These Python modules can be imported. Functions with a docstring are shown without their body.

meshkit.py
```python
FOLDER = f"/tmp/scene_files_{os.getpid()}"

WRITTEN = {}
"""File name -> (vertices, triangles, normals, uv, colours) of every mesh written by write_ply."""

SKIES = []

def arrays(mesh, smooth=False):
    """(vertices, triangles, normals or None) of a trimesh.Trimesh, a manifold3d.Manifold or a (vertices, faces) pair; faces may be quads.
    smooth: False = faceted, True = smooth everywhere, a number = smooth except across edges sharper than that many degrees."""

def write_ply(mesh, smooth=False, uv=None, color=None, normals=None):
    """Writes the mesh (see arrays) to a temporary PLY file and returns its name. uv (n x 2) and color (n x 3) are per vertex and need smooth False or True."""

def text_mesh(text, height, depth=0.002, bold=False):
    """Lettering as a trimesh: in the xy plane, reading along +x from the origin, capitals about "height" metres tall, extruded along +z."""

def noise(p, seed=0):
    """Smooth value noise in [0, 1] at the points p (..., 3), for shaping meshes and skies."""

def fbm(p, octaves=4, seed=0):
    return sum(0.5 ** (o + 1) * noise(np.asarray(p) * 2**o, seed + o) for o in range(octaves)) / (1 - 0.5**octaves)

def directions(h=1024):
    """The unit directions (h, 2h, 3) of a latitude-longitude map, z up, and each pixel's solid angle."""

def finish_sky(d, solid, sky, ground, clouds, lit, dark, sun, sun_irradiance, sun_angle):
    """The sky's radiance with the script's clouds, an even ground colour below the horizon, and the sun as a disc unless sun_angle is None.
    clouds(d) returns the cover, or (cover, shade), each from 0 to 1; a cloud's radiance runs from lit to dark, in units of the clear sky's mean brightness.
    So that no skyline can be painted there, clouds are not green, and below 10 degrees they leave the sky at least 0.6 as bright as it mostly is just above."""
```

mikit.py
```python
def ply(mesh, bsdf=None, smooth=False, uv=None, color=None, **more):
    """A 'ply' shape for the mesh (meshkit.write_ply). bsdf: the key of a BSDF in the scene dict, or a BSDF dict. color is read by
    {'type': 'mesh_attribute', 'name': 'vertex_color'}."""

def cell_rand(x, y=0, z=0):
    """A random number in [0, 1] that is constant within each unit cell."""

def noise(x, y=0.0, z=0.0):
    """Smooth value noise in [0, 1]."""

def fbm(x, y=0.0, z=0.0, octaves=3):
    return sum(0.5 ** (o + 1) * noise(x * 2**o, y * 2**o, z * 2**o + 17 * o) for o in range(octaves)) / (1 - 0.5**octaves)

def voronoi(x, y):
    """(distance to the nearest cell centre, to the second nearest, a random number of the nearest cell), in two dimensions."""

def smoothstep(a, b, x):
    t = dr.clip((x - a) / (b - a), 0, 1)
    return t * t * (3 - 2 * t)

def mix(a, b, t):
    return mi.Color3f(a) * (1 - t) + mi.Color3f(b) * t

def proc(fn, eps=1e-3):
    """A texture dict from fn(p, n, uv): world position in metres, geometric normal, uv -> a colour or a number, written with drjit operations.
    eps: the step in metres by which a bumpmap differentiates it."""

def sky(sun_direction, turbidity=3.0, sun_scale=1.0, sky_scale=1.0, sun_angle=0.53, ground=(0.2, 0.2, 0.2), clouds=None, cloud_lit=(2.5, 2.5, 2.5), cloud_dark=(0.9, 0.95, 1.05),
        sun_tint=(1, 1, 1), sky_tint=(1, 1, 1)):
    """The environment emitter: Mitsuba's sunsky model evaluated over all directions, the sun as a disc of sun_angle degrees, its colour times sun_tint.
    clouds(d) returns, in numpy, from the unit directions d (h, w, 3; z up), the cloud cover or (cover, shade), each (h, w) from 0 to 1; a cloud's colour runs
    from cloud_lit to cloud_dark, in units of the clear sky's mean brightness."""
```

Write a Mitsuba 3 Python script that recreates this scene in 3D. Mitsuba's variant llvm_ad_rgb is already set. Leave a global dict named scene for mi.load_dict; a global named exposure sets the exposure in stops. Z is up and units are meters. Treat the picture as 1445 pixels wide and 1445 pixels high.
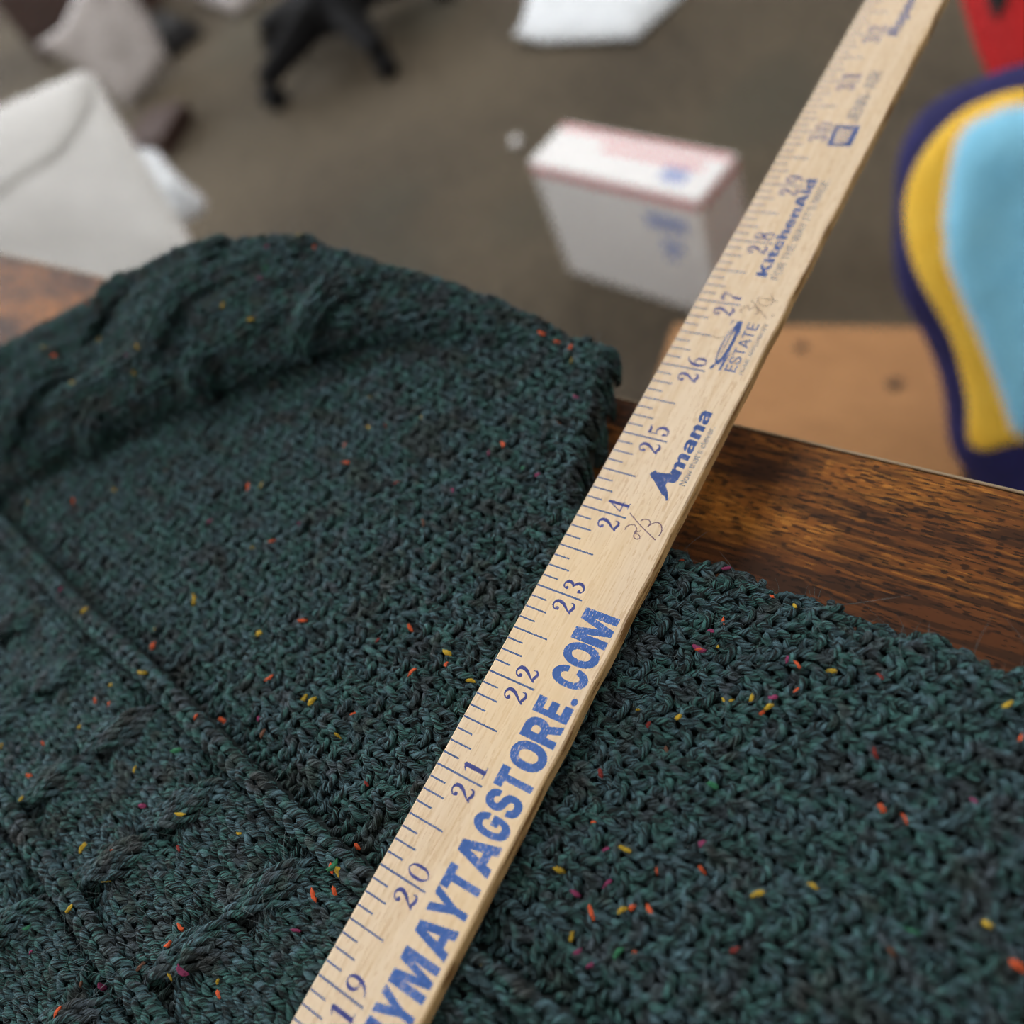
import math, glob, random
import numpy as np, trimesh, mitsuba as mi, mikit, meshkit
import drjit as dr
from mikit import proc, noise, fbm, mix, smoothstep, cell_rand, voronoi
from shapely.geometry import Polygon, LineString, Point, MultiPoint
from shapely import affinity, union_all, box as sbox
T = mi.ScalarTransform4f

# ---------------------------------------------------------------- camera, light, exposure
scene, labels = {}, {}
CAM = np.array([0.0, 0.0, 0.9618])
FWD = np.array([-0.52533, 0.33616, -0.78168]); IUP = np.array([-0.27189, 0.80417, 0.52856])
scene['camera'] = {'type': 'thinlens', 'to_world': T().look_at(origin=CAM.tolist(), target=(CAM + FWD).tolist(), up=IUP.tolist()),
                   'fov': math.degrees(2 * math.atan(722.5 / 1230.0)), 'fov_axis': 'x', 'aperture_radius': 0.0026, 'focus_distance': 0.2145,
                   'near_clip': 0.01, 'far_clip': 50.0}
exposure = -0.88
WINDOW_RADIANCE = (11.5, 12.0, 12.6)
PANEL_RADIANCE = (18.0, 18.1, 18.2)
ZT = 0.75            # desk top
ZR = 0.774           # upper face of the yardstick
RT = 0.0042          # its thickness

# ---------------------------------------------------------------- helpers
def rgb(r, g, b):
    f = lambda c: c / 12.92 if c <= 0.04045 else ((c + 0.055) / 1.055) ** 2.4
    return [f(r / 255), f(g / 255), f(b / 255)]
def plain(color, rough=0.6, **k):
    return {'type': 'twosided', 'bsdf': {'type': 'principled', 'base_color': {'type': 'rgb', 'value': list(color)}, 'roughness': rough, **k}}
def textured(fn, rough=0.6, bump=None, bscale=1.0, eps=1e-3, **k):
    b = {'type': 'principled', 'base_color': proc(fn, eps), 'roughness': rough, **k}
    if bump is not None:
        b = {'type': 'bumpmap', 'bsdf': b, 'bump': proc(bump, eps), 'scale': bscale}
    return {'type': 'twosided', 'bsdf': b}
def put(key, mesh, bsdf, smooth=False, label=None, category=None, group=None, kind=None, **k):
    scene[key] = mikit.ply(mesh, bsdf, smooth, **k)
    tag(key, label, category, group, kind)
    return key
def tag(key, label=None, category=None, group=None, kind=None):
    d = {a: b for a, b in dict(label=label, category=category, group=group, kind=kind).items() if b}
    if d: labels[key] = d
def num(name, i): return name if i == 0 else f'{name}_{i:03d}'
def cbox(lo, hi, bevel=0.0):
    lo, hi = np.array(lo, float), np.array(hi, float)
    if bevel <= 0: return trimesh.creation.box(bounds=[lo, hi])
    pts = []
    for ax in range(3):
        l, h = lo + bevel, hi - bevel
        l[ax], h[ax] = lo[ax], hi[ax]
        pts += [[(l, h)[a][0], (l, h)[b][1], (l, h)[c][2]] for a in (0, 1) for b in (0, 1) for c in (0, 1)]
    return trimesh.convex.convex_hull(np.array(pts))
def tube(P, r, sides=8):
    P = np.asarray(P, float); t = np.gradient(P, axis=0); t /= np.linalg.norm(t, axis=1, keepdims=True)
    ref = np.where(np.abs(t[:, 2:]) < 0.9, [[0, 0, 1.0]], [[1.0, 0, 0]])
    a = np.cross(t, ref); a /= np.linalg.norm(a, axis=1, keepdims=True); b = np.cross(t, a)
    an = np.arange(sides) * 2 * np.pi / sides
    r = np.broadcast_to(r, len(P))[:, None, None]
    v = (P[:, None] + r * (np.cos(an)[None, :, None] * a[:, None] + np.sin(an)[None, :, None] * b[:, None])).reshape(-1, 3)
    n = len(P); i, j = np.meshgrid(np.arange(n - 1), np.arange(sides), indexing='ij')
    f = np.stack([i * sides + j, i * sides + (j + 1) % sides, (i + 1) * sides + (j + 1) % sides, (i + 1) * sides + j], -1).reshape(-1, 4)
    f = np.vstack([f[:, [0, 2, 1]], f[:, [0, 3, 2]]])
    c0, c1 = len(v), len(v) + 1
    v = np.vstack([v, P[0], P[-1]]); j = np.arange(sides)
    f = np.vstack([f, np.stack([np.full(sides, c0), j, (j + 1) % sides], 1), np.stack([np.full(sides, c1), (n - 1) * sides + (j + 1) % sides, (n - 1) * sides + j], 1)])
    return trimesh.Trimesh(v, f, process=False)
def cat(ms): return trimesh.util.concatenate(ms)
def extrude(poly, h):
    ps = [g for g in getattr(poly, 'geoms', [poly]) if g.area > 1e-12]
    return cat([trimesh.creation.extrude_polygon(g, h, engine='earcut') for g in ps])
def pw(x, xs, ys): return np.interp(x, xs, ys)
def sstep(a, b, x):
    t = np.clip((x - a) / (b - a), 0, 1); return t * t * (3 - 2 * t)

# ---------------------------------------------------------------- the room
def carpet_color(p, n, uv):
    a = fbm(p.x * 2.2, p.y * 2.2, 0, 3)
    g = noise(p.x * 420, p.y * 420, 1.0)
    g2 = noise(p.x * 120 + 9, p.y * 120, 2.0)
    c = mix(rgb(50, 43, 34), rgb(86, 76, 61), smoothstep(0.25, 0.75, 0.5 * a + 0.25 * g + 0.25 * g2))
    return mix(c, rgb(62, 60, 50), smoothstep(0.55, 0.8, fbm(p.x * 3.1 + 4, p.y * 3.1, 5, 2)) * 0.5)
scene['m_carpet'] = textured(carpet_color, 0.95)
scene['m_wall'] = plain(rgb(226, 223, 216), 0.8)
scene['m_ceiling'] = plain(rgb(225, 223, 218), 0.9)
X0, X1, Y0, Y1, ZC = -5.2, 2.6, -2.4, 4.2, 2.75
put('floor', cbox((X0, Y0, -0.05), (X1, Y1, 0.0)), 'm_carpet', kind='structure')
put('ceiling', cbox((X0, Y0, ZC), (X1, Y1, ZC + 0.05)), 'm_ceiling', kind='structure')
put('wall_right', cbox((X1, Y0, 0), (X1 + 0.05, Y1, ZC)), 'm_wall', kind='structure')
put('wall_front', cbox((X0, Y0 - 0.05, 0), (X1, Y0, ZC)), 'm_wall', kind='structure')
WY0, WY1, WZ0, WZ1 = -2.2, 3.4, 0.95, 2.35
wl = cat([cbox((X0 - 0.08, Y0, 0), (X0, Y1, WZ0)), cbox((X0 - 0.08, Y0, WZ1), (X0, Y1, ZC)),
          cbox((X0 - 0.08, Y0, WZ0), (X0, WY0, WZ1)), cbox((X0 - 0.08, WY1, WZ0), (X0, Y1, WZ1))])
put('wall_left', wl, 'm_wall', kind='structure')
BX0, BX1 = -3.6, -0.6
wb = cat([cbox((X0, Y1, 0), (X1, Y1 + 0.08, WZ0)), cbox((X0, Y1, WZ1), (X1, Y1 + 0.08, ZC)),
          cbox((X0, Y1, WZ0), (BX0, Y1 + 0.08, WZ1)), cbox((BX1, Y1, WZ0), (X1, Y1 + 0.08, WZ1))])
put('wall_back', wb, 'm_wall', kind='structure')
def area(mesh, radiance): return {**mikit.ply(mesh, plain((0.7, 0.7, 0.7))), 'emitter': {'type': 'area', 'radiance': {'type': 'rgb', 'value': list(radiance)}}}
def quad(a, b, c, d): return trimesh.Trimesh([a, b, c, d], [[0, 1, 2], [0, 2, 3]], process=False)
scene['m_trim'] = plain(rgb(230, 230, 228), 0.4)
for k, (wx, frames) in enumerate((('x', [(WY0, WY1)]), ('y', [(BX0, BX1)]))):
    a0, a1 = frames[0]
    key = f'window_{k + 1}'
    bars = []
    for u in np.linspace(a0, a1, 5): bars.append(((u - 0.025, WZ0), (u + 0.025, WZ1)))
    for z in (WZ0, WZ1): bars.append(((a0, z - 0.025), (a1, z + 0.025)))
    ms = []
    for (u0, z0), (u1, z1) in bars:
        ms.append(cbox((X0 - 0.05, u0, z0), (X0 - 0.005, u1, z1)) if wx == 'x' else cbox((u0, Y1 + 0.005, z0), (u1, Y1 + 0.05, z1)))
    put(key + '__frame', cat(ms), 'm_trim')
    if wx == 'x': q = quad((X0 - 0.06, a0, WZ0), (X0 - 0.06, a1, WZ0), (X0 - 0.06, a1, WZ1), (X0 - 0.06, a0, WZ1))
    else: q = quad((a0, Y1 + 0.06, WZ0), (a0, Y1 + 0.06, WZ1), (a1, Y1 + 0.06, WZ1), (a1, Y1 + 0.06, WZ0))
    scene[key + '__pane'] = area(q, WINDOW_RADIANCE)
    tag(key, kind='structure')
for i, (lx, ly) in enumerate(((-1.5, 0.6), (-1.5, 2.4), (0.5, 2.4), (-1.5, -1.9))):  # the last panel is an unseen fill light, added to brighten the carton front
    key = num('ceiling_light', i)
    put(key + '__frame', cat([cbox((lx - 0.62, ly - 0.32, ZC - 0.03), (lx + 0.62, ly - 0.30, ZC)), cbox((lx - 0.62, ly + 0.30, ZC - 0.03), (lx + 0.62, ly + 0.32, ZC)),
                              cbox((lx - 0.62, ly - 0.30, ZC - 0.03), (lx - 0.60, ly + 0.30, ZC)), cbox((lx + 0.60, ly - 0.30, ZC - 0.03), (lx + 0.62, ly + 0.30, ZC))]), 'm_trim')
    scene[key + '__diffuser'] = area(quad((lx - 0.6, ly - 0.3, ZC - 0.02), (lx - 0.6, ly + 0.3, ZC - 0.02), (lx + 0.6, ly + 0.3, ZC - 0.02), (lx + 0.6, ly - 0.3, ZC - 0.02)), PANEL_RADIANCE)
    tag(key, 'flat rectangular ceiling light panel in a white frame, ' + ('above the left of the desk', 'above the office chair', 'above the red cushion', 'unseen, added behind the camera as fill light')[i], 'ceiling light', 'ceiling light panels')

# ---------------------------------------------------------------- the desk
DY1 = 0.141
def desk_color(p, n, uv):
    x, y = p.x, p.y
    wob = fbm(x * 6, y * 18, 3.0, 2) * 0.012
    broad = fbm(x * 4.5 + 1.7, (y + wob) * 34, 1.0, 3)
    patch = fbm(x * 26 + 5, y * 60, 7.0, 3)
    grain = fbm(x * 90, (y + wob * 0.4) * 900, 2.0, 3)
    fine = noise(x * 300, y * 2600, 4.0)
    dash = noise(x * 520 + 3, (y + wob * 0.2) * 2300, 9.0)
    t = smoothstep(0.40, 0.70, 0.44 * broad + 0.30 * patch + 0.26 * grain)
    c = mix(rgb(64, 37, 20), rgb(172, 106, 40), t)
    c = mix(c, rgb(112, 62, 28), smoothstep(0.42, 0.62, grain) * 0.5)
    c = mix(c, rgb(30, 17, 11), smoothstep(0.56, 0.72, 0.7 * dash + 0.3 * patch) * 0.8)
    return mix(c, rgb(200, 134, 58), smoothstep(0.6, 0.8, fine) * t * 0.7)
def desk_bump(p, n, uv): return noise(p.x * 60, p.y * 1500, 4.0)
scene['m_desk'] = textured(desk_color, 0.55, desk_bump, 0.00005, 2e-4, specular=0.16)
put('desk__tabletop', cbox((-1.15, -0.62, ZT - 0.025), (0.75, DY1, ZT), 0.0012), 'm_desk')
scene['m_edge_highlight'] = plain(rgb(150, 130, 104), 0.5)  # highlight along the desk edge, painted as the pale colour of the band
put('desk__edge_highlight_band', cbox((-1.15, DY1, ZT - 0.0245), (0.75, DY1 + 0.0008, ZT - 0.0004), 0.0002), 'm_edge_highlight', label='pale edge band with the edge highlight put into its colour')
scene['m_black_metal'] = plain((0.015, 0.015, 0.016), 0.45)
for i, (lx, ly) in enumerate(((-1.1, -0.57), (-1.1, 0.09), (0.7, -0.57), (0.7, 0.09))):
    put(num('desk__leg', i), cbox((lx - 0.02, ly - 0.02, 0), (lx + 0.02, ly + 0.02, ZT - 0.025), 0.002), 'm_black_metal')
tag('desk', 'rustic brown wood-grain desk top with dark streaks, under the sweater', 'desk')

# ---------------------------------------------------------------- the yardstick
IN = 0.0254
P0 = np.array([-0.108, 0.06378, ZR]); RD = np.array([-0.013346, 0.999911, 0.0]); RP = np.array([0.999911, 0.013346, 0.0])
RW = 1.062
def place_sw(mesh, z):
    """(s inches, -w inches, metres) to the world, lying on the yardstick"""
    v = np.array(mesh.vertices)
    w = P0 + RD * ((v[:, :1] - 23) * IN) - RP * (v[:, 1:2] * IN)
    w[:, 2] = z + v[:, 2]
    return trimesh.Trimesh(w, mesh.faces, process=False)
prof = Polygon([(0.0, 0.0005), (0.0005, 0), (RW * IN - 0.0006, 0), (RW * IN, 0.0006), (RW * IN, RT - 0.0007), (RW * IN - 0.0002, RT - 0.0003), (RW * IN - 0.0007, RT), (0.0005, RT), (0.0001, RT - 0.0002), (0, RT - 0.0006)])
ns = 145
sv, pv = np.linspace(0, 36, ns), np.array(prof.exterior.coords)[:-1]
bv = np.array([[P0 + RD * ((s - 23) * IN) + RP * (a + (0.00012 * math.sin(s * 7.3) + 0.0001 * math.sin(s * 19.1) if a > 0.02 else 0)) + [0, 0, b - RT] for a, b in pv] for s in sv])
m_ = len(pv); i, j = np.meshgrid(np.arange(ns - 1), np.arange(m_), indexing='ij')
bf = np.stack([i * m_ + j, (i + 1) * m_ + j, (i + 1) * m_ + (j + 1) % m_, i * m_ + (j + 1) % m_], -1).reshape(-1, 4)
cap = np.array([[0, k, k + 1] for k in range(1, m_ - 1)])
board = trimesh.Trimesh(bv.reshape(-1, 3), np.vstack([bf[:, [0, 1, 2]], bf[:, [0, 2, 3]], cap, cap[:, ::-1] + (ns - 1) * m_]), process=False)
trimesh.repair.fix_normals(board)
def stick_wood(p, n, uv):
    s, w, z = p.y, p.x, p.z
    g = fbm(w * 900 + z * 700, s * 26, 1.0, 3)
    g2 = noise(w * 2600 + z * 1500, s * 90, 3.0)
    pore = noise(w * 3600 + z * 2000, s * 420, 6.0)
    b = fbm(w * 60, s * 9, 2.0, 3)
    c = mix(rgb(224, 203, 176), rgb(211, 186, 153), smoothstep(0.3, 0.75, 0.5 * g + 0.25 * g2 + 0.25 * b))
    c = mix(c, rgb(192, 160, 122), smoothstep(0.66, 0.82, pore) * 0.5)
    c = mix(c, rgb(228, 200, 156), smoothstep(0.5, 0.75, fbm(w * 40 + 3, s * 14, 8.0, 2)) * 0.5)
    side = smoothstep(0.35, 0.7, dr.abs(n.x))          # sawn edge: shaded tan put into the colour, plus real dirt patches
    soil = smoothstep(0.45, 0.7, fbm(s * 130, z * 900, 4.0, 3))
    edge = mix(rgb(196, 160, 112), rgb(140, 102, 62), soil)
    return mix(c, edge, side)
def stick_bump(p, n, uv): return 0.6 * noise(p.x * 2600, p.y * 150, 3.0) + 0.4 * noise(p.x * 3600, p.y * 500, 6.0)
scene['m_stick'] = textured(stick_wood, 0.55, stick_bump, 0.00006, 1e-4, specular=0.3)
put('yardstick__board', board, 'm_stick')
tag('yardstick', 'pale wooden yardstick with blue printed inches and shop lettering, lying across the sweater', 'yardstick')

def ink(color, wear, bare=(0.66, 0.52, 0.36)):
    def fn(p, n, uv):
        a = noise(p.x * 5200, p.y * 1500, 2.0)
        b = noise(p.x * 9000, p.y * 3000, 5.0)
        h = noise(p.x * 300, p.y * 300, 8.0)
        c = mix(color, [k * 1.5 + 0.02 for k in color], smoothstep(0.3, 0.8, 0.6 * a + 0.4 * h) * 0.6)
        return mix(c, bare, smoothstep(1.02 - wear, 1.22 - wear, 0.55 * a + 0.45 * b + 0.25 * h) * 0.75)
    return fn
scene['m_ink_tick'] = textured(ink(rgb(50, 74, 124), 0.14), 0.6)
scene['m_ink_numeral'] = textured(ink(rgb(34, 44, 116), 0.08), 0.6)
scene['m_ink_big'] = textured(ink(rgb(38, 82, 152), 0.22), 0.6)
scene['m_ink_brand'] = textured(ink(rgb(28, 60, 122), 0.14), 0.6)
scene['m_ink_small'] = textured(ink(rgb(58, 74, 106), 0.10), 0.6)
scene['m_pen'] = textured(ink(rgb(96, 66, 82), 0.12), 0.5)
scene['m_pencil'] = textured(ink(rgb(118, 94, 80), 0.10), 0.7)
INK = 0.00004
def print_on(key, poly, bsdf, label=None):
    put(key, place_sw(extrude(poly, INK), ZR - 0.00001), bsdf, label=label)
ticks = []
for k in range(8 * 36 + 1):
    s = k / 8
    if not 10 <= s <= 36: continue
    L = 0.538 if k % 8 == 0 else 0.405 if k % 4 == 0 else 0.253 if k % 2 == 0 else 0.19
    h = (0.0085 if k % 8 else 0.0095)
    ticks.append(sbox(s - h, -L, s + h, -0.012))
print_on('yardstick__inch_scale', union_all(ticks), 'm_ink_tick', 'blue printed inch scale lines along the left edge')

def brush(pts, n=10, grow=1.0):
    """a stroke through (x, y, radius) points, smoothed"""
    P = np.array(pts, float)
    if len(P) > 2:
        from scipy.interpolate import CubicSpline
        d = np.r_[0, np.cumsum(np.linalg.norm(np.diff(P[:, :2], axis=0), axis=1) + 1e-6)]
        q = np.linspace(0, d[-1], n * (len(P) - 1) + 1)
        XY = CubicSpline(d, P[:, :2])(q); R = np.interp(q, d, P[:, 2])
    else:
        XY, R = P[:, :2], P[:, 2]
    c = [Point(*XY[i]).buffer(R[i] * grow, 8) for i in range(len(XY))]
    return union_all([c[i].union(c[i + 1]).convex_hull for i in range(len(c) - 1)])
TH, MD, FN = 0.062, 0.04, 0.018
DIGIT = {
 '0': [[(0.23, 0.98, FN), (0.42, 0.72, MD), (0.43, 0.5, 0.05), (0.42, 0.28, MD), (0.23, 0.02, FN)], [(0.23, 0.98, FN), (0.04, 0.72, MD), (0.03, 0.5, 0.05), (0.04, 0.28, MD), (0.23, 0.02, FN)]],
 '1': [[(0.25, 0.95, 0.07), (0.25, 0.05, 0.07)], [(0.04, 0.86, FN), (0.14, 0.93, 0.03), (0.25, 0.97, 0.04)], [(0.05, 0.02, FN), (0.45, 0.02, FN)]],
 '2': [[(0.10, 0.72, 0.062), (0.10, 0.74, 0.062)], [(0.04, 0.74, 0.02), (0.10, 0.92, 0.024), (0.24, 0.98, 0.03), (0.39, 0.88, 0.058), (0.40, 0.68, 0.062), (0.27, 0.42, 0.045), (0.10, 0.18, 0.022), (0.05, 0.06, 0.022)],
       [(0.05, 0.07, 0.03), (0.16, 0.12, 0.05), (0.30, 0.05, 0.06), (0.42, 0.06, 0.04), (0.47, 0.24, 0.014)]],
 '3': [[(0.09, 0.78, 0.056), (0.10, 0.79, 0.056)], [(0.06, 0.82, 0.02), (0.14, 0.95, 0.024), (0.26, 0.97, 0.03), (0.38, 0.84, 0.056), (0.36, 0.66, 0.05), (0.20, 0.54, 0.02)],
       [(0.20, 0.54, 0.02), (0.36, 0.47, 0.05), (0.43, 0.28, 0.062), (0.34, 0.08, 0.045), (0.18, 0.02, 0.022), (0.06, 0.12, 0.025)], [(0.09, 0.20, 0.056), (0.10, 0.19, 0.056)]],
 '4': [[(0.34, 0.97, FN), (0.02, 0.31, FN)], [(0.02, 0.30, 0.022), (0.48, 0.30, 0.022)], [(0.35, 0.97, 0.055), (0.35, 0.05, 0.055)], [(0.22, 0.02, FN), (0.47, 0.02, FN)]],
 '5': [[(0.09, 0.93, 0.05), (0.25, 0.91, 0.055), (0.42, 0.97, 0.03)], [(0.08, 0.95, 0.02), (0.07, 0.52, 0.02)], [(0.07, 0.52, 0.02), (0.22, 0.60, 0.024), (0.40, 0.48, 0.055), (0.43, 0.28, 0.064), (0.34, 0.08, 0.045), (0.18, 0.02, 0.022), (0.06, 0.12, 0.024)], [(0.09, 0.20, 0.056), (0.10, 0.19, 0.056)]],
 '6': [[(0.40, 0.97, 0.02), (0.22, 0.86, 0.03), (0.08, 0.62, 0.058), (0.04, 0.34, 0.06), (0.12, 0.08, 0.035), (0.24, 0.02, 0.02), (0.38, 0.12, 0.045), (0.43, 0.30, 0.06), (0.36, 0.50, 0.04), (0.24, 0.57, 0.02), (0.08, 0.44, 0.02)]],
 '7': [[(0.03, 0.72, FN), (0.04, 0.95, 0.03)], [(0.05, 0.90, 0.05), (0.2, 0.95, 0.05), (0.34, 0.90, 0.045), (0.46, 0.95, 0.02)], [(0.46, 0.94, 0.018), (0.28, 0.56, 0.024), (0.19, 0.28, 0.055), (0.18, 0.06, 0.068)]],
 '8': [[(0.24, 0.98, 0.02), (0.38, 0.88, 0.036), (0.38, 0.68, 0.036), (0.23, 0.54, 0.05), (0.06, 0.38, 0.045), (0.05, 0.16, 0.035), (0.24, 0.02, 0.02)], [(0.24, 0.98, 0.02), (0.10, 0.90, 0.045), (0.09, 0.72, 0.05), (0.24, 0.55, 0.06), (0.41, 0.36, 0.05), (0.42, 0.14, 0.04), (0.24, 0.02, 0.02)]],
}
digit_poly = {c: union_all([brush(s, grow=1.2) for s in st]) for c, st in DIGIT.items()}
digit_poly['9'] = affinity.rotate(digit_poly['6'], 180, origin=(0.235, 0.5))
n_ = 0
for k in range(11, 36):
    for c, off in zip(str(k), (-0.185, 0.052)):
        g = affinity.translate(affinity.scale(digit_poly[c], 0.25, 0.232, origin=(0, 0)), k + off, -0.506)
        print_on(num('yardstick__numeral', n_), g, 'm_ink_numeral'); n_ += 1

from PIL import Image, ImageDraw, ImageFont
FONT = glob.glob('/opt/blender-*/*/datafiles/fonts/Inter.woff2')[0]
def letters(text, weight):
    """outline of the text in units of the capital height, baseline at 0, starting at x = 0"""
    font = ImageFont.truetype(FONT, 150)
    font.set_variation_by_axes([32, weight])
    x0, y0, x1, y1 = font.getbbox(text, anchor='ls')
    im = Image.new('L', (x1 - x0 + 8, y1 - y0 + 8))
    ImageDraw.Draw(im).text((4 - x0, 4 - y0), text, 255, font, anchor='ls')
    on = np.pad(np.asarray(im) > 127, ((0, 0), (1, 1))).astype(np.int8)
    rows, starts = np.nonzero(np.diff(on, axis=1) == 1); ends = np.nonzero(np.diff(on, axis=1) == -1)[1]
    sh = union_all(sbox(starts, -rows - 1, ends, -rows)).buffer(0.6).buffer(-0.6).simplify(0.6)
    s = 1 / 109.0
    return affinity.affine_transform(sh, [s, 0, 0, s, 0, (4 - y0) * s])
def fit_text(text, weight, s0, s1, wbase, wtop, shear=0.0):
    g = letters(text, weight)
    x0, _, x1, _ = g.bounds
    return affinity.affine_transform(g, [(s1 - s0) / (x1 - x0), shear * (s1 - s0) / (x1 - x0), 0, wbase - wtop, s0 - x0 * (s1 - s0) / (x1 - x0), -wbase])
BIG = [('M', 18.665, 18.995), ('Y', 19.025, 19.25), ('M', 19.275, 19.58), ('A', 19.625, 19.885), ('Y', 19.89, 20.115), ('T', 20.12, 20.325), ('A', 20.35, 20.63), ('G', 20.645, 20.84),
       ('S', 20.868, 21.06), ('T', 21.075, 21.268), ('O', 21.295, 21.557), ('R', 21.57, 21.795), ('E', 21.822, 21.985), ('C', 22.145, 22.35), ('O', 22.365, 22.605), ('M', 22.612, 22.955)]
for q, (c, a, b) in enumerate(BIG):
    g = letters(c, 900); x0, y0, x1, y1 = g.bounds
    w0, w1 = (0.992, 0.616)
    g = affinity.affine_transform(g, [(b - a) / (x1 - x0), 0, 0, (w0 - w1) / (y1 - y0), a - x0 * (b - a) / (x1 - x0), -w0 - y0 * (w0 - w1) / (y1 - y0)])
    print_on(num('yardstick__shop_letter', q), g, 'm_ink_big')
print_on(num('yardstick__shop_letter', len(BIG)), affinity.scale(Point(22.045, -0.962).buffer(0.036), 1, 0.9), 'm_ink_big')
def cap_a():
    return union_all([brush([(24.62, -0.575, 0.012), (24.42, -0.79, 0.02), (24.335, -0.845, 0.012)]), brush([(24.545, -0.585, 0.018), (24.58, -0.8, 0.045)]) , brush([(24.58, -0.57, 0.03), (24.60, -0.81, 0.045)]),
                      brush([(24.44, -0.74, 0.022), (24.62, -0.735, 0.022)]), brush([(24.56, -0.60, 0.03), (24.40, -0.79, 0.032)])])
print_on('yardstick__brand_name', union_all([cap_a(), fit_text('mana', 900, 24.625, 25.48, 0.855, 0.69, 0.12)]), 'm_ink_brand')
print_on('yardstick__slogan', fit_text("Now that's clever.", 400, 24.54, 25.31, 0.955, 0.885), 'm_ink_small')
swoosh = affinity.rotate(affinity.scale(Point(26.42, -0.625).buffer(1, 24), 0.30, 0.066), 0)
inner = affinity.translate(affinity.scale(swoosh, 0.86, 0.55), 0.02, 0.012)
est = union_all([swoosh.difference(inner), affinity.translate(affinity.scale(inner, 0.8, 0.16), 0.0, 0.004), Polygon([(26.05, -0.565), (26.10, -0.575), (26.16, -0.62), (26.05, -0.60)]), Polygon([(26.05, -0.672), (26.2, -0.672), (26.34, -0.708), (26.05, -0.70)]),
                 Polygon([(26.5, -0.60), (26.77, -0.60), (26.77, -0.665), (26.56, -0.70), (26.66, -0.64)]), Polygon([(26.70, -0.54), (26.77, -0.54), (26.77, -0.57), (26.75, -0.57), (26.75, -0.55), (26.70, -0.55)])])
print_on('yardstick__brand_name_001', union_all([est, fit_text('ESTATE', 500, 26.06, 26.77, 0.862, 0.735)]), 'm_ink_brand')
print_on('yardstick__slogan_001', fit_text('HOME APPLIANCES', 400, 26.05, 26.79, 0.952, 0.905), 'm_ink_small')
print_on('yardstick__brand_name_002', fit_text('KitchenAid', 900, 27.475, 29.13, 0.660, 0.53), 'm_ink_brand')
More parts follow.
